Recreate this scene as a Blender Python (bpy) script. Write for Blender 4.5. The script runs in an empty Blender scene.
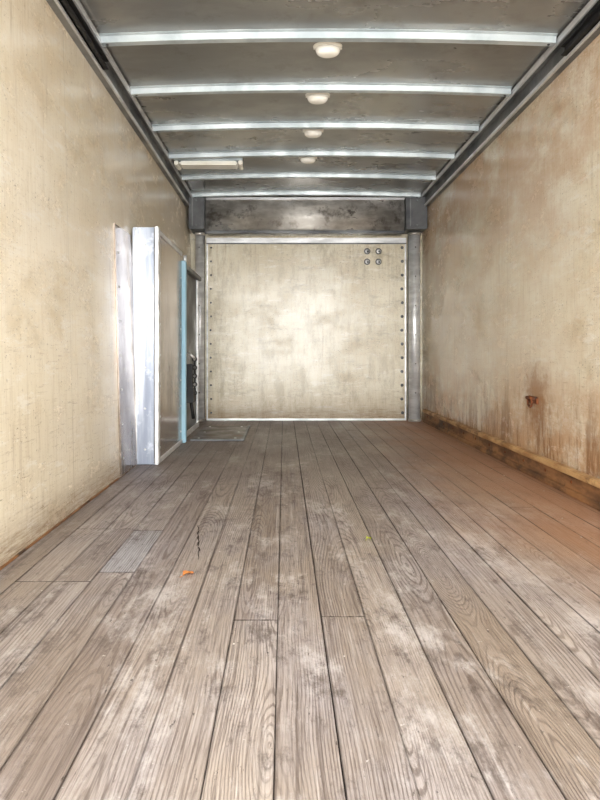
import bpy, bmesh, math, random
from mathutils import Vector
random.seed(23)
sc=bpy.context.scene
sc.view_settings.view_transform='Standard'

def lin(c):
    return tuple(((v/255)/12.92 if v/255<=.04045 else (((v/255)+.055)/1.055)**2.4) for v in c)+(1,)

# ---------------- node helpers
class NT:
    def __init__(s,name):
        s.m=bpy.data.materials.new(name); s.m.use_nodes=True
        s.t=s.m.node_tree; s.b=s.t.nodes['Principled BSDF']
        s.geo=s.t.nodes.new('ShaderNodeNewGeometry').outputs['Position']
    def link(s,a,b): s.t.links.new(a,b)
    def put(s,sock,v):
        if isinstance(v,bpy.types.NodeSocket): s.link(v,sock)
        else: sock.default_value=v
    def math(s,op,a,b=0.0,clamp=False):
        n=s.t.nodes.new('ShaderNodeMath'); n.operation=op; n.use_clamp=clamp
        s.put(n.inputs[0],a); s.put(n.inputs[1],b); return n.outputs[0]
    def xyz(s,v):
        n=s.t.nodes.new('ShaderNodeSeparateXYZ'); s.link(v,n.inputs[0]); return n.outputs
    def comb(s,x,y,z):
        n=s.t.nodes.new('ShaderNodeCombineXYZ')
        for i,v in enumerate((x,y,z)): s.put(n.inputs[i],v)
        return n.outputs[0]
    def scale(s,v,k):
        n=s.t.nodes.new('ShaderNodeVectorMath'); n.operation='MULTIPLY'
        s.link(v,n.inputs[0]); n.inputs[1].default_value=k; return n.outputs[0]
    def noise(s,v,sc=1,det=4,rough=.55,dist=0):
        n=s.t.nodes.new('ShaderNodeTexNoise'); s.link(v,n.inputs['Vector'])
        n.inputs['Scale'].default_value=sc; n.inputs['Detail'].default_value=det
        n.inputs['Roughness'].default_value=rough; n.inputs['Distortion'].default_value=dist
        return n.outputs['Fac']
    def ramp(s,f,lo,hi,a=0.0,b=1.0):
        n=s.t.nodes.new('ShaderNodeMapRange'); s.put(n.inputs[0],f)
        for i,v in enumerate((lo,hi,a,b)): n.inputs[i+1].default_value=v
        n.interpolation_type='SMOOTHSTEP'
        return n.outputs[0]
    def mix(s,f,a,b,mode='MIX'):
        n=s.t.nodes.new('ShaderNodeMix'); n.data_type='RGBA'; n.blend_type=mode
        s.put(n.inputs[0],f); s.put(n.inputs[6],a); s.put(n.inputs[7],b); return n.outputs[2]
    def attr(s,name):
        n=s.t.nodes.new('ShaderNodeAttribute'); n.attribute_name=name; return n.outputs['Fac']
    def bump(s,h,st=.3,d=.01):
        n=s.t.nodes.new('ShaderNodeBump'); n.inputs['Strength'].default_value=st
        n.inputs['Distance'].default_value=d; s.link(h,n.inputs['Height'])
        s.link(n.outputs[0],s.b.inputs['Normal'])
    def fin(s,col,rough=.5,metal=0.0,spec=None):
        s.put(s.b.inputs['Base Color'],col); s.put(s.b.inputs['Roughness'],rough)
        s.put(s.b.inputs['Metallic'],metal)
        if spec is not None: s.b.inputs['Specular IOR Level'].default_value=spec
        return s.m

def metal(name,c1,c2,rough=.35,met=.8,sc=(6,6,6),c3=None,bump=.1,c3f=.8):
    n=NT(name); f=n.noise(n.scale(n.geo,sc),1,6,.6)
    col=n.mix(n.ramp(f,.35,.65),lin(c1),lin(c2))
    if c3:
        g=n.noise(n.scale(n.geo,(3,3,3)),2,5,.7)
        col=n.mix(n.ramp(g,.52,.68,0,c3f),col,lin(c3))
    f2=n.noise(n.geo,60,3)
    n.bump(f2,bump,.002)
    return n.fin(col,n.ramp(f,.3,.7,rough-.08,rough+.12),met)

def wall_mat(name,side):
    n=NT(name); p=n.geo; X,Y,Z=n.xyz(p)
    c1,c2=((242,235,219),(233,223,200)) if side!='B' else ((230,225,206),(216,207,182))
    base=n.mix(n.ramp(n.noise(n.scale(p,(.8,.8,.8)),1.5,5),.3,.7),lin(c1),lin(c2))
    w=n.noise(n.scale(p,(70,70,5)),1,4,.7)
    col=n.mix(n.ramp(w,.42,.72,0,.4),base,lin((206,191,160)))
    g=n.noise(n.scale(p,(1.2,1.2,2.2)),2,8,.75)
    col=n.mix(n.ramp(g,.47,.68,0,.5),col,lin((192,173,138)))
    sfx=n.noise(n.scale(p,(3,3,44)),1.8,9,.85)
    low=n.ramp(Z,.1,1.7,1,.35)
    col=n.mix(n.math('MULTIPLY',n.ramp(sfx,.55,.65,0,.65),low),col,lin((142,118,88)))
    vr=n.noise(n.scale(p,(16,16,.9)),1.6,6,.75)
    col=n.mix(n.ramp(vr,.56,.70,0,.4),col,lin((162,140,108)))
    sp=n.noise(n.scale(p,(26,26,40)),2.5,5,.75)
    col=n.mix(n.math('MULTIPLY',n.ramp(sp,.59,.65,0,.85),n.ramp(g,.38,.6,.2,1)),col,lin((98,76,54)))
    pl=n.noise(n.scale(p,(2.2,2.2,9)),2,8,.8)
    col=n.mix(n.ramp(pl,.54,.62,0,.5),col,lin((246,243,234)))
    if side=='L':
        r=n.noise(n.scale(p,(1,1,1.4)),1.8,8,.75)
        col=n.mix(n.math('MULTIPLY',n.ramp(r,.40,.62,0,.5),n.ramp(Z,1.1,2.3,.05,.6)),col,lin((212,186,146)))
    if side=='R':
        r=n.noise(n.scale(p,(1,1,1.4)),1.8,8,.75)
        hi=n.math('MAXIMUM',n.ramp(Z,1.0,.1),n.ramp(Z,.9,2.1,.25,.75))
        col=n.mix(n.math('MULTIPLY',n.ramp(r,.37,.58,0,.8),hi),col,lin((190,144,98)))
        r2=n.noise(n.scale(p,(1,5,1.0)),1.9,8,.8)
        col=n.mix(n.math('MULTIPLY',n.ramp(r2,.45,.60,0,.8),n.ramp(Z,.75,.1)),col,lin((132,92,58)))
        v=n.t.nodes.new('ShaderNodeVectorMath'); v.operation='DISTANCE'
        n.link(n.scale(p,(1,1.0,.8)),v.inputs[0]); v.inputs[1].default_value=(1.46,3.48,.46*.8)
        dd=n.math('ADD',v.outputs['Value'],n.math('MULTIPLY',n.noise(p,11,6,.75),.4))
        col=n.mix(n.ramp(dd,.42,.24,0,.78),col,lin((146,98,56)))
    if side=='B':
        bs=n.noise(n.scale(p,(5,1,1.6)),1.6,9,.8)
        col=n.mix(n.ramp(bs,.46,.64,0,.55),col,lin((164,152,124)))
        hb=n.noise(n.scale(p,(1.2,1,4)),1.9,9,.8)
        col=n.mix(n.ramp(hb,.53,.66,0,.45),col,lin((142,134,116)))
        col=n.mix(n.ramp(Z,.45,.05,0,.35),col,lin((150,126,92)))
    if side!='B':
        ys=n.math('ABSOLUTE',n.math('SUBTRACT',n.math('FRACT',n.math('DIVIDE',n.math('ADD',Y,.35),1.22)),.5))
        seam=n.ramp(ys,.004,.001)
        col=n.mix(n.math('MULTIPLY',seam,.3),col,lin((140,124,96)))
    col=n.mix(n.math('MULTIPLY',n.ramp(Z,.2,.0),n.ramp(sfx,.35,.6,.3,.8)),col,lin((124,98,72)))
    n.bump(n.math('ADD',w,n.math('MULTIPLY',g,.8)),.15,.004)
    return n.fin(col,n.ramp(g,.35,.7,.14,.34),0,.55)

M={}
M['wl']=wall_mat('frp_cream_left','L'); M['wr']=wall_mat('frp_cream_right','R'); M['wb']=wall_mat('frp_cream_back','B')
M['alu']=metal('aluminium',(236,238,240),(204,206,208),.36,.4,(4,4,14))
M['bow']=metal('galvanised_bow',(208,218,222),(176,188,194),.42,.3,(5,5,5))
M['roof']=metal('roof_sheet',(170,170,167),(144,144,141),.28,.6,(1.0,2.0,2),(132,130,123),.12,.6)
M['dark']=metal('dark_rail',(106,108,110),(74,76,80),.42,.4,(3,3,3))
M['rail']=metal('top_rail',(140,142,142),(104,106,108),.4,.5,(3,3,3))
M['black']=metal('black_rubber',(30,31,32),(18,18,20),.6,0)
M['steel']=metal('scratched_steel',(224,222,218),(160,156,150),.34,.6,(3,4,7),(92,84,76),.4,.75)
M['box']=metal('reflection_tinted_panel',(172,158,146),(122,108,96),.2,.7,(3,3,1.2),(182,172,164))  # brownish reflections on shiny metal, painted into the base colour
M['white']=metal('jamb_aluminium',(184,192,205),(142,151,168),.34,.45,(14,14,1.2),(206,213,224))
M['blue']=metal('blue_paint',(138,182,204),(160,198,216),.5,.0,(9,9,3))
M['bluedk']=metal('blue_paint_edge',(66,116,152),(92,142,172),.5,.0,(9,9,3))
M['tan']=metal('tan_scuff_wood',(206,168,118),(164,122,78),.5,.0,(3,5,14),(112,78,50),.1,1)
M['grime']=metal('grimy_kick_strip',(156,112,72),(100,70,48),.6,.0,(3,4,14),(66,50,38),.1,1)
M['rust']=metal('rust',(128,70,34),(80,44,24),.8,.1,(30,30,30))
M['plastic']=metal('lamp_plastic',(244,242,232),(232,228,216),.3,.0)
M['lens']=metal('lamp_lens',(250,249,242),(240,238,228),.12,.0)
M['leaf']=metal('dry_leaf_mat',(206,136,70),(166,96,48),.7,.0,(60,60,60))
M['leafy']=metal('yellow_leaf_mat',(186,190,80),(156,164,60),.6,.0,(60,60,60))
M['chip']=metal('chip_mat',(220,214,204),(170,160,146),.7,.0,(60,60,60))
M['plate']=metal('floor_plate_steel',(96,86,80),(70,61,56),.35,.4,(6,6,6),(112,82,62))

# floor wood
def wood(name,pale=False):
    n=NT(name); p=n.geo; X,Y,Z=n.xyz(p)
    bx=n.attr('bx'); rnd=n.attr('rnd'); seed=n.math('MULTIPLY',rnd,37.0)
    r2=n.math('FRACT',n.math('MULTIPLY',rnd,13.7))
    yv=n.comb(seed,Y,0.0)
    z0=n.math('MULTIPLY',n.math('SUBTRACT',n.noise(yv,.5,2,.5),.5),.5)
    wx=n.math('MULTIPLY',n.math('SUBTRACT',n.noise(n.comb(n.math('MULTIPLY',X,6),n.math('MULTIPLY',Y,1.3),seed),1,3,.5),.5),.035)
    fine=n.math('MULTIPLY',n.math('SUBTRACT',n.noise(n.comb(n.math('MULTIPLY',X,60),n.math('MULTIPLY',Y,9),seed),1,4,.7),.5),.005)
    cx=n.math('MULTIPLY',n.math('SUBTRACT',n.math('FRACT',n.math('MULTIPLY',rnd,7.31)),.5),.17)
    xx=n.math('ADD',n.math('SUBTRACT',bx,cx),wx)
    r=n.math('ADD',n.math('SQRT',n.math('ADD',n.math('MULTIPLY',xx,xx),n.math('MULTIPLY',z0,z0))),fine)
    sn=n.math('SINE',n.math('MULTIPLY',r,n.ramp(r2,0,1,600,1200)))
    ring=n.ramp(sn,.1,.98)
    fib=n.noise(n.comb(n.math('MULTIPLY',X,300),n.math('MULTIPLY',Y,8),seed),1,5,.7)
    fib2=n.noise(n.comb(n.math('MULTIPLY',X,75),n.math('MULTIPLY',Y,1.4),seed),1,6,.75)
    wear=n.noise(n.scale(p,(3.5,1.1,1)),1.6,7,.7)
    big=n.noise(n.scale(p,(1.4,.7,1)),1.6,5,.6)
    tone=n.mix(rnd,lin((134,120,110)),lin((182,171,162)))
    tone=n.mix(n.math('MULTIPLY',r2,.5),tone,lin((166,150,132)))
    tone=n.mix(n.ramp(big,.38,.66,0,.5),tone,lin((172,168,174)))
    if pale: tone=n.mix(.5,tone,lin((184,190,200)))
    col=n.mix(n.math('MULTIPLY',ring,n.ramp(wear,.35,.62,.7,.12)),tone,lin((84,70,62)))
    col=n.mix(n.ramp(fib,.44,.68,0,.5),col,lin((92,78,69)))
    col=n.mix(n.ramp(fib2,.50,.67,0,.62),col,lin((74,60,52)))
    col=n.mix(n.ramp(fib2,.44,.32,0,.35),col,lin((210,203,197)))
    st2=n.noise(n.scale(p,(2.6,1.2,1)),1.7,9,.76)
    col=n.mix(n.ramp(st2,.50,.66,0,.6),col,lin((212,206,203)))
    st=n.noise(n.scale(p,(4.6,2.2,1)),2.0,10,.82)
    col=n.mix(n.ramp(st,.51,.64,0,.68),col,lin((72,60,53)))
    col=n.mix(n.ramp(Y,1.7,4.4,0,.85),col,n.mix(.7,col,lin((92,71,60))))  # browner towards the back; front-to-back daylight falloff painted into the planks
    dn=n.noise(n.scale(p,(2,1.3,1)),1.5,8,.75)
    dr=n.math('MULTIPLY',n.ramp(n.math('ADD',X,n.math('MULTIPLY',dn,.9)),.95,1.85,0,.75),n.ramp(Y,1.2,2.4,.1,1))
    col=n.mix(dr,col,lin((176,128,92)))
    sp=n.noise(p,46,3,.6)
    col=n.mix(n.ramp(sp,.70,.75,0,.6),col,lin((228,222,216)))
    sp2=n.noise(n.scale(p,(34,10,1)),1.7,5,.75)
    col=n.mix(n.ramp(sp2,.62,.69,0,.85),col,lin((52,42,37)))
    ed=n.math('ABSOLUTE',bx)
    col=n.mix(n.math('MULTIPLY',n.ramp(ed,.053,.0590),n.ramp(wear,.35,.6,.1,.8)),col,lin((54,43,37)))
    n.bump(n.math('ADD',n.math('MULTIPLY',ring,-.6),n.math('MULTIPLY',n.math('ADD',fib,fib2),-1.0)),.55,.003)
    return n.fin(col,n.ramp(big,.3,.7,.36,.55),0,.42)
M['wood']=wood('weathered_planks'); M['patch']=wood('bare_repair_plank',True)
M['gap']=metal('dark_gap',(58,48,41),(40,32,27),.9,0)

# --------------- mesh builder
class MB:
    def __init__(s,name,mats,parent=None):
        s.bm=bmesh.new(); s.name=name; s.mats=mats
    def _mi(s,geom,mi,smooth=False):
        for f in geom:
            f.material_index=mi; f.smooth=smooth
    def hexa(s,vs,mi=0,bev=0):
        v=[s.bm.verts.new(c) for c in vs]
        fs=[s.bm.faces.new([v[i] for i in q]) for q in ((3,2,1,0),(4,5,6,7),(0,1,5,4),(1,2,6,5),(2,3,7,6),(3,0,4,7))]
        s._mi(fs,mi)
        if bev:
            es=list({e for f in fs for e in f.edges})
            r=bmesh.ops.bevel(s.bm,geom=es,offset=bev,segments=2,affect='EDGES')
            s._mi(r['faces'],mi)
        return v
    def box(s,x0,x1,y0,y1,z0,z1,mi=0,bev=0):
        return s.hexa([(x0,y0,z0),(x1,y0,z0),(x1,y1,z0),(x0,y1,z0),(x0,y0,z1),(x1,y0,z1),(x1,y1,z1),(x0,y1,z1)],mi,bev)
    def prism(s,prof,x0,x1,mi=0,smooth=False):
        A=[s.bm.verts.new((x0,a,c)) for a,c in prof]; B=[s.bm.verts.new((x1,a,c)) for a,c in prof]; k=len(prof)
        s._mi([s.bm.faces.new((A[i],A[(i+1)%k],B[(i+1)%k],B[i])) for i in range(k)],mi,smooth)
        s._mi([s.bm.faces.new(A[::-1]),s.bm.faces.new(B)],mi)
    def cyl(s,a,b,r,mi=0,seg=20,r2=None):
        a=Vector(a);b=Vector(b);d=b-a
        q=d.to_track_quat('Z','Y'); r2=r if r2 is None else r2
        A=[];B=[]
        for i in range(seg):
            t=2*math.pi*i/seg; o=Vector((math.cos(t),math.sin(t),0))
            A.append(s.bm.verts.new(a+q@(o*r))); B.append(s.bm.verts.new(b+q@(o*r2)))
        fs=[s.bm.faces.new((A[i],A[(i+1)%seg],B[(i+1)%seg],B[i])) for i in range(seg)]
        s._mi(fs,mi,True)
        c=[s.bm.faces.new(A[::-1]),s.bm.faces.new(B)]; s._mi(c,mi)
    def dome(s,c,rx,ry,h,axis='-Z',mi=0,seg=28,rings=8,pw=.6):
        c=Vector(c); prev=None
        def P(u,v,w):
            if axis=='-Z': return c+Vector((u,v,-w))
            if axis=='-Y': return c+Vector((u,-w,v))
            if axis=='-X': return c+Vector((-w,u,v))
            if axis=='+X': return c+Vector((w,u,v))
            return c+Vector((u,v,w))
        for k in range(rings):
            ph=math.pi/2*k/rings
            rr=math.cos(ph)**pw; w=h*math.sin(ph)
            cur=[s.bm.verts.new(P(rx*rr*math.cos(2*math.pi*i/seg),ry*rr*math.sin(2*math.pi*i/seg),w)) for i in range(seg)]
            if prev:
                s._mi([s.bm.faces.new((prev[i],prev[(i+1)%seg],cur[(i+1)%seg],cur[i])) for i in range(seg)],mi,True)
            prev=cur
        t=s.bm.verts.new(P(0,0,h))
        s._mi([s.bm.faces.new((prev[i],prev[(i+1)%seg],t)) for i in range(seg)],mi,True)
    def torus(s,c,R,r,axis='X',mi=0,seg=28,sg=8):
        c=Vector(c); rings=[]
        for i in range(seg):
            a=2*math.pi*i/seg; ring=[]
            for j in range(sg):
                b=2*math.pi*j/sg; u=(R+r*math.cos(b))*math.cos(a); v=(R+r*math.cos(b))*math.sin(a); w=r*math.sin(b)
                o={'X':(w,u,v),'Y':(u,w,v),'Z':(u,v,w)}[axis]
                ring.append(s.bm.verts.new(c+Vector(o)))
            rings.append(ring)
        fs=[]
        for i in range(seg):
            for j in range(sg):
                fs.append(s.bm.faces.new((rings[i][j],rings[(i+1)%seg][j],rings[(i+1)%seg][(j+1)%sg],rings[i][(j+1)%sg])))
        s._mi(fs,mi,True)
    def done(s,parent=None):
        bmesh.ops.recalc_face_normals(s.bm,faces=s.bm.faces)
        me=bpy.data.meshes.new(s.name); s.bm.to_mesh(me); s.bm.free()
        for k in s.mats: me.materials.append(M[k])
        o=bpy.data.objects.new(s.name,me); sc.collection.objects.link(o)
        if parent: o.parent=parent
        return o

XLF,XLT,XR=-.94,-1.0,1.46
Y0,Y1=-.25,6.35
ZT=2.34
def xl(z): return XLF+(XLT-XLF)*z/ZT
XC=(XLT+XR)/2; HW=(XR-XLT)/2
def arch(x): return .028*(1-((x-XC)/HW)**2)-.028

# ---------------- walls
b=MB('wall_left',['wl'])
b.hexa([(XLF-.08,Y0,-.05),(XLF,Y0,-.05),(XLF,Y1,-.05),(XLF-.08,Y1,-.05),(XLT-.08,Y0,ZT+.06),(XLT,Y0,ZT+.06),(XLT,Y1,ZT+.06),(XLT-.08,Y1,ZT+.06)])
b.done()
b=MB('wall_right',['wr']); b.box(XR,XR+.08,Y0,Y1,-.05,ZT+.06); b.done()
b=MB('wall_back',['wb'])
b.box(XLT-.08,XR+.08,Y1+.001,Y1+.08,-.05,ZT+.06,0)
b.done()

# back liner panel w/ rivets, top rail and vents
b=MB('bulkhead_panel',['wb','alu','dark','steel','white'])
PX0,PX1=-.815,1.285
b.box(PX0,PX1,6.32,6.349,.0,1.93,0,.003)
b.box(PX0,PX1,6.300,6.335,1.865,1.92,1,.003)
b.box(PX0,PX1,6.295,6.33,1.855,1.865,2)
b.box(PX0,PX0+.014,6.31,6.33,0,1.86,1); b.box(PX1-.014,PX1,6.31,6.33,0,1.86,1)
b.box(PX0,PX1,6.312,6.33,0,.02,1,.003)
z=.08
while z<1.85:
    for x in (PX0+.045,PX1-.04):
        q=.011 if x<0 else .017
        b.dome((x+random.uniform(-.004,.004),6.321,z),q,q,.009,'-Y',2,12,4,1)
    z+=.145
x=PX0+.1
while x<PX1-.05:
    b.dome((x,6.301,1.893),.006,.006,.005,'-Y',1,10,3,1); x+=.3
for (px,pz) in ((.875,1.78),(.995,1.78),(.875,1.67),(.995,1.67)):
    b.torus((px,6.315,pz),.027,.006,'Y',2)
    b.dome((px,6.319,pz),.026,.026,.012,'-Y',1,20,5,1)
    b.dome((px+.006,6.309,pz-.004),.011,.011,.006,'-Y',2,14,4,1)
b.done()

# header: rolled steel housing
b=MB('header_beam',['steel','alu','dark'])
pf=[(6.345,2.30),(6.345,1.95)]
for i in range(17):
    t=i/16; pf.append((6.15-.035*math.sin(math.pi*t)**.8,1.95+.345*t))
b.prism(pf,-.80,1.23,0,True)
b.box(-.80,1.23,6.11,6.16,1.932,1.958,2,.004)
b.box(-.80,1.23,6.12,6.15,2.275,2.30,1,.003)
b.done()
for nm,x0,x1 in (('header_end_box',-.965,-.805),('header_end_box',1.235,1.45)):
    b=MB(nm,['dark','rail'])
    b.box(x0,x1,6.06,6.345,1.965,2.30,0,.01)
    b.box(x0+.02,x1-.02,6.05,6.065,1.98,2.28,0,.006)
    b.box(x0+.035,x0+.045,6.04,6.052,1.99,2.27,1,.002)
    for zz in (2.0,2.25): b.dome(((x0+x1)/2,6.051,zz),.01,.01,.006,'-Y',1,10,3,1)
    b.done()

# corner posts
for x,r in ((-.875,.045),(1.355,.058)):
    b=MB('corner_post',['alu','dark','steel'])
    b.cyl((x,6.235,.012),(x,6.235,1.955),r,0,32)
    b.box(x-r,x+r,6.25,6.293,.0,1.955,1)
    b.cyl((x,6.235,0),(x,6.235,.03),r+.008,2,32)
    b.cyl((x,6.235,1.93),(x,6.235,1.957),r+.008,2,32)
    for z in [.3+.3*i for i in range(6)]:
        b.dome((x,6.235-r+.002,z),.008,.008,.006,'-Y',1,10,3,1)
    b.done()

# ---------------- ceiling
b=MB('ceiling',['roof'])
N=24; YS=[Y0+(Y1-Y0)*j/22 for j in range(23)]
g=[[b.bm.verts.new((XLT+(XR-XLT)*i/N,y,ZT+arch(XLT+(XR-XLT)*i/N))) for i in range(N+1)] for y in YS]
g2=[[b.bm.verts.new((v.co.x,v.co.y,v.co.z+.05)) for v in row] for row in g]
for G in (g,g2):
    for j in range(len(YS)-1):
        for i in range(N):
            f=b.bm.faces.new((G[j][i],G[j][i+1],G[j+1][i+1],G[j+1][i])); f.smooth=True
for i in range(N):
    b.bm.faces.new((g[0][i],g2[0][i],g2[0][i+1],g[0][i+1])); b.bm.faces.new((g[-1][i],g[-1][i+1],g2[-1][i+1],g2[-1][i]))
for j in range(len(YS)-1):
    b.bm.faces.new((g[j][0],g[j+1][0],g2[j+1][0],g2[j][0])); b.bm.faces.new((g[j][N],g2[j][N],g2[j+1][N],g[j+1][N]))
b.done()

# roof bows: hat section
prof=[(-.038,0),(-.038,-.005),(-.024,-.008),(-.019,-.038),(.019,-.038),(.024,-.008),(.038,-.005),(.038,0)]
y=.04
while y<6.1:
    b=MB('roof_bow',['bow','dark']); xa,xb=-.925,1.37; prev=None
    for i in range(25):
        x=xa+(xb-xa)*i/24; zc=ZT+arch(x)-.001
        cur=[b.bm.verts.new((x,y+a,zc+c)) for a,c in prof]
        if prev:
            for k in range(len(prof)):
                f=b.bm.faces.new((prev[k],prev[(k+1)%8],cur[(k+1)%8],cur[k]))
        else: b.bm.faces.new(cur)
        prev=cur
    b.bm.faces.new(prev[::-1])
    for xq in (xa+.03,xb-.03):
        b.dome((xq,y,ZT+arch(xq)-.039),.008,.008,.005,'-Z',1,10,3,1)
    b.done(); y+=.6

# top rails
b=MB('trim_1',['rail','alu'])
b.box(-1.0,-.962,Y0,6.05,2.19,2.32,0); b.box(-.962,-.925,Y0,6.05,2.285,2.312,0)
b.box(-.964,-.952,Y0,6.05,2.19,2.21,1); b.box(-.932,-.922,Y0,6.05,2.27,2.30,1)
b.done()
b=MB('trim_2',['rail','alu'])
b.box(1.425,1.46,Y0,6.05,2.19,2.32,0); b.box(1.38,1.425,Y0,6.05,2.285,2.312,0)
b.box(1.413,1.427,Y0,6.05,2.19,2.21,1); b.box(1.376,1.386,Y0,6.05,2.27,2.30,1)
b.done()
# roll-up door tracks
for x0,x1,ye in ((-.95,-.92,3.15),(1.385,1.412,3.0)):
    b=MB('roll_door_track',['black','dark'])
    b.box(x0,x1,Y0,ye,2.20,2.208,0,.002); b.box(x0,x1,Y0,ye,2.242,2.25,0,.002)
    s=x0 if x0<0 else x1-.01
    b.box(s,s+.01,Y0,ye,2.2,2.245,0)
    yy=0.2
    while yy<ye:
        b.box(min(s,x0 if x0<0 else x1)-(.02 if x0<0 else 0),max(s+.01,x1 if x0>0 else x0)+(.0 if x0<0 else .02),yy,yy+.05,2.2,2.285,1); yy+=.6
    b.done()

# ---------------- dome lights
for i,x in enumerate((.232,.212,.212,.2)):
    y=3.18+.6*i; zc=ZT+arch(x)+.001
    b=MB('dome_light',['plastic','lens'])
    b.dome((x,y,zc),.078,.058,.02,'-Z',0,36,6,.35)
    b.dome((x,y,zc-.018),.066,.048,.035,'-Z',1,36,8,.5)
    for sx in (-.072,.072): b.dome((x+sx,y,zc-.014),.005,.005,.005,'-Z',0,10,3,1)
    b.done()
# fluorescent fixture
b=MB('fluorescent_light_fixture',['bow','lens','plastic'])
zc=ZT+arch(-.6)
b.box(-.90,-.34,4.90,5.07,zc-.04,zc-.004,0,.004)
b.box(-.86,-.38,4.915,5.055,zc-.07,zc-.038,1,.012)
b.box(-.90,-.865,4.905,5.065,zc-.075,zc-.038,2,.006); b.box(-.375,-.34,4.905,5.065,zc-.075,zc-.038,2,.006)
b.done()

# ---------------- floor planks
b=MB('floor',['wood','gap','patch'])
lb=b.bm.verts.layers.float.new('bx'); lr=b.bm.verts.layers.float.new('rnd')
b.box(XLF,XR,Y0,Y1,-.06,-.006,1)
bw=.118; x=-.94-.02
while x<XR:
    x0=max(x,XLF+.001); x1=min(x+bw-random.choice((.0007,.0012,.0018,.003)),XR-.001)
    if x1-x0<.01: break
    cuts=[Y0]
    y=Y0+random.uniform(2.6,6.5)
    xm=x+bw/2
    while y<Y1-.8:
        cuts.append(y); y+=random.uniform(2.8,4.9)
    if -.10<xm<.02: cuts=[Y0,1.61]
    if .14<xm<.26 : cuts=[Y0,1.63,5.3]
    pat=False
    if -.65<xm<-.53: cuts=[Y0,1.96,2.42]; pat=True
    if -.9<xm<-.65: cuts=[Y0,1.88,2.44]
    cuts.append(Y1)
    for c in range(len(cuts)-1):
        rn=random.random(); dz=random.uniform(-.0005,.0005)
        ya,yb=cuts[c]+.0004,cuts[c+1]-.0004
        c_=.0009; zt=dz
        P=[(x0,-.006),(x0,zt-c_),(x0+c_,zt),(x1-c_,zt),(x1,zt-c_),(x1,-.006)]
        A=[b.bm.verts.new((px,ya,pz)) for px,pz in P]; B=[b.bm.verts.new((px,yb,pz)) for px,pz in P]
        for v in A+B:
            v[lb]=v.co.x-xm; v[lr]=rn
        fs=[b.bm.faces.new((A[i],A[(i+1)%6],B[(i+1)%6],B[i])) for i in range(6)]
        fs+=[b.bm.faces.new(A[::-1]),b.bm.faces.new(B)]
        if pat and c==1:
            for f in fs: f.material_index=2
        if c:   # thin dark strip laid over the butt joint
            yj=cuts[c]; seg=9; prev=None
            for i in range(seg+1):
                xx=x0+(x1-x0)*i/seg; h=.0014+random.uniform(-.0008,.0012)
                cur=(b.bm.verts.new((xx,yj-h,.0008)),b.bm.verts.new((xx,yj+h,.0008)))
                if prev: b.bm.faces.new((prev[0],cur[0],cur[1],prev[1])).material_index=1
                prev=cur
    x+=bw
b.done()

b=MB('floor_crack',['gap'])
pv=None
for i in range(22):
    yy=2.08+i*.02; xx=-.295-.0030*i+random.uniform(-.003,.003); w=.0035*abs(math.sin(i*.9))*math.sin(math.pi*(i+.3)/22)+.0006
    cur=(b.bm.verts.new((xx-w,yy,.0008)),b.bm.verts.new((xx+w,yy,.0008)))
    if pv: b.bm.faces.new((pv[0],pv[1],cur[1],cur[0]))
    pv=cur
b.done()

# floor plate beside side door
b=MB('floor_plate',['plate','dark','alu'])
b.box(-.76,-.33,4.86,5.76,.001,.012,0,.003)
b.box(-.345,-.322,4.86,5.76,.002,.017,1,.002); b.box(-.76,-.322,4.84,4.865,.002,.015,1,.002)
for yy in (4.93,5.3,5.68):
    for xx in (-.70,-.40): b.dome((xx,yy,.012),.011,.011,.005,'+Z',2,12,3,1)
b.done()

# ---------------- side door housing
par=bpy.data.objects.new('side_door_housing',None); sc.collection.objects.link(par)
b=MB('wall_plate',['box','alu'])
def wp(y0,y1,z0,z1,t0,t1,mi):
    b.hexa([(xl(z0)+t0,y0,z0),(xl(z0)+t1,y0,z0),(xl(z0)+t1,y1,z0),(xl(z0)+t0,y1,z0),(xl(z1)+t0,y0,z1),(xl(z1)+t1,y0,z1),(xl(z1)+t1,y1,z1),(xl(z1)+t0,y1,z1)],mi)
wp(3.44,3.82,.01,1.46,.001,.006,0); wp(3.44,3.455,.01,1.46,.006,.009,0)
for z in [.1+.2*i for i in range(7)]: b.dome((xl(z)+.006,3.5,z),.008,.008,.004,'+X',1,10,3,1)
b.done(par)
b=MB('front_jamb',['white','alu','dark'])
b.box(-.965,-.80,3.82,3.86,.003,1.515,0,.004)
b.box(-.820,-.798,3.808,3.87,.003,1.518,1,.003)
b.box(-.828,-.822,3.815,3.825,.01,1.51,2)
b.box(-.945,-.935,3.814,3.822,.01,1.5,1)
for z in [.1+.26*i for i in range(6)]: b.dome((-.885,3.821,z),.008,.008,.004,'-Y',1,10,3,1)
b.done(par)
b=MB('side_panel',['box','alu','dark','steel'])
b.box(-.965,-.805,3.86,4.72,.003,1.50,0,.004)
b.box(-.808,-.798,3.86,4.72,1.475,1.505,1,.002); b.box(-.808,-.798,3.86,4.72,.003,.035,1,.002)
b.box(-.97,-.798,3.86,4.72,1.498,1.508,3,.002)
for z in [.1+.2*i for i in range(8)]:
    for yy in (3.9,4.68): b.dome((-.806,yy,z),.009,.009,.004,'+X',1,10,3,1)
b.done(par)
b=MB('blue_door_edge',['blue','bluedk'])
b.box(-.862,-.776,4.73,4.79,.004,1.44,0,.004); b.box(-.885,-.86,4.728,4.78,.004,1.43,1,.003)
b.box(-.826,-.818,4.726,4.735,.01,1.43,1)
b.done(par)
b=MB('sliding_door_leaf',['dark','rail','alu','black'])
b.box(-.93,-.83,4.80,5.75,.004,1.40,0,.006)
b.box(-.95,-.795,4.80,5.78,1.40,1.44,1,.004)
b.box(-.83,-.815,4.80,5.75,.004,.05,2,.003)
for yy in (4.84,5.68): b.box(-.832,-.815,yy,yy+.05,.05,1.40,2,.003)
b.cyl((-.80,4.84,1.44),(-.80,4.84,1.50),.015,2,14)
b.done(par)
b=MB('latch_and_chain',['black','steel'])
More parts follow.
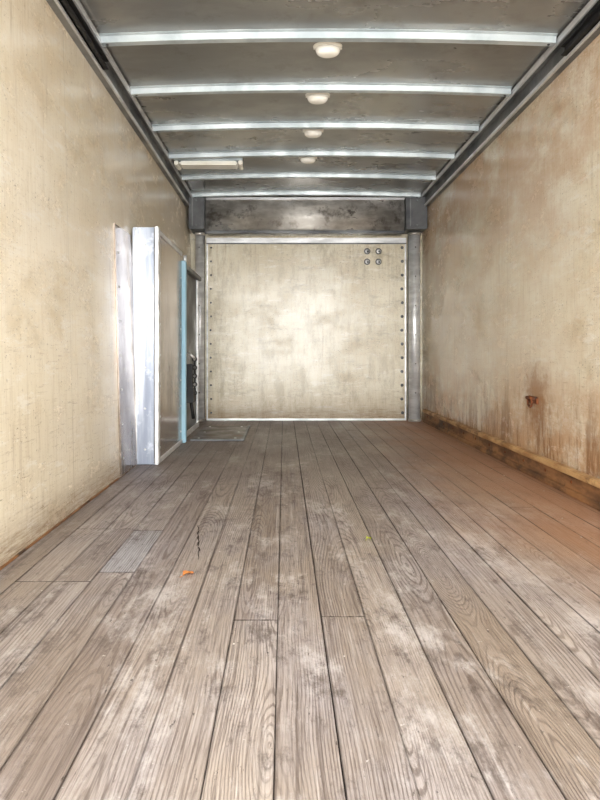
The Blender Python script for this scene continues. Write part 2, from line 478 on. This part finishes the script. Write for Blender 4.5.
b.box(-.815,-.745,4.93,5.07,.30,.42,0,.006)
b.box(-.815,-.76,4.96,5.02,.42,.62,0,.004)
for i in range(9):
    z=.66-.035*i; b.torus((-.745,5.0,z),.017,.0055,'X' if i%2 else 'Y',0,16,6)
b.cyl((-.80,5.0,.72),(-.74,5.0,.66),.012,1,12)
b.cyl((-.78,5.04,.30),(-.76,5.04,.16),.014,0,12)
b.done(par)

# ---------------- right scuff rail
b=MB('baseboard_right',['tan','grime','rust'])
b.box(1.437,1.459,Y0,6.15,.002,.105,1,.004)
b.box(1.415,1.459,Y0,6.15,.105,.135,0,.006)
b.box(1.422,1.459,Y0,6.15,.002,.035,1,.004)
yy=0
while yy<6.1:
    b.dome((1.437,yy,.07),.009,.009,.005,'-X',2,10,3,1); yy+=.3
b.done()
b=MB('left_gap_strip',['grime'])  # low dark strip standing in for the gap along the left wall
b.box(XLF-.002,XLF+.008,Y0,3.40,.001,.008,0,.002); b.done()

# rusty lashing ring
b=MB('rusty_lashing_ring',['rust','dark'])
b.box(1.448,1.461,3.44,3.58,.42,.46,0,.004)
b.cyl((1.44,3.46,.45),(1.44,3.56,.45),.010,0,14)
b.torus((1.438,3.51,.43),.030,.006,'X',0)
for yy in (3.455,3.565): b.dome((1.449,yy,.455),.006,.006,.004,'-X',1,10,3,1)
b.done()

# ---------------- debris
def leaf(name,mat,x,y,L,W,rot):
    b=MB(name,[mat])
    ca,sa=math.cos(rot),math.sin(rot)
    rows=[]
    for i in range(9):
        t=i/8; w=W*math.sin(math.pi*min(1,t*.92+.04))**.8*(1+.15*(-1)**i)
        r=[]
        for k in (-1,0,1):
            u=(t-.5)*L; v=k*w/2
            r.append(b.bm.verts.new((x+u*ca-v*sa,y+u*sa+v*ca,.004+abs(k)*.006+.004*math.sin(t*5))))
        rows.append(r)
    for i in range(8):
        for k in range(2): b.bm.faces.new((rows[i][k],rows[i+1][k],rows[i+1][k+1],rows[i][k+1]))
    b.cyl((x-L/2*ca,y-L/2*sa,.006),(x-L*.8*ca,y-L*.8*sa,.004),.001,0,6)
    b.done()
leaf('dry_leaf','leaf',-.308,1.935,.045,.032,.9)
leaf('yellow_leaf','leafy',.325,2.30,.03,.018,.9)
b=MB('floor_debris',['chip'])
for i in range(50):
    x=random.uniform(.7,1.38) if i%3 else random.uniform(-.85,1.3); y=random.uniform(1.2,4.2); s=random.uniform(.0015,.0032)
    b.hexa([(x-s,y-s,.0008),(x+s*1.3,y-s*.7,.0008),(x+s,y+s,.0008),(x-s*.8,y+s*1.2,.0008),(x-s*.6,y-s*.6,.0008+s),(x+s*.6,y-s*.5,.0008+s*.7),(x+s*.5,y+s*.6,.0008+s),(x-s*.5,y+s*.5,.0008+s*.6)])
b.done()

# ---------------- light
w=bpy.data.worlds.new('world'); sc.world=w; w.use_nodes=True
wt=w.node_tree; bg=wt.nodes['Background']
tc=wt.nodes.new('ShaderNodeTexCoord'); sx=wt.nodes.new('ShaderNodeSeparateXYZ'); wt.links.new(tc.outputs['Generated'],sx.inputs[0])
rp=wt.nodes.new('ShaderNodeValToRGB'); e=rp.color_ramp.elements
mr=wt.nodes.new('ShaderNodeMapRange'); mr.inputs[1].default_value=-1; mr.inputs[2].default_value=1
wt.links.new(sx.outputs[2],mr.inputs[0]); wt.links.new(mr.outputs[0],rp.inputs[0])
e[0].position=.47; e[0].color=(.68,.66,.64,1); e[1].position=.53; e[1].color=(1,.99,.97,1)
e2=e.new(1); e2.color=(.89,.94,1,1)
wt.links.new(rp.outputs[0],bg.inputs[0]); bg.inputs[1].default_value=9.0
L=bpy.data.lights.new('daylight_sun','SUN'); L.energy=4.0; L.angle=math.radians(60); L.color=(1,.975,.93)
o=bpy.data.objects.new('daylight_sun',L); sc.collection.objects.link(o)
o.rotation_euler=Vector((.05,1,-.10)).to_track_quat('-Z','Y').to_euler(); o.location=(0,-3,2)

# ---------------- camera (level, shift lens keeps verticals parallel)
c=bpy.data.cameras.new('camera'); cam=bpy.data.objects.new('camera',c); sc.collection.objects.link(cam)
c.sensor_fit='VERTICAL'; c.sensor_height=36; c.lens=600/800*36; c.clip_start=.01
c.shift_x=.02; c.shift_y=-.06
cam.location=(0,0,.72)
cam.rotation_euler=(math.radians(90),0,0)
sc.camera=cam
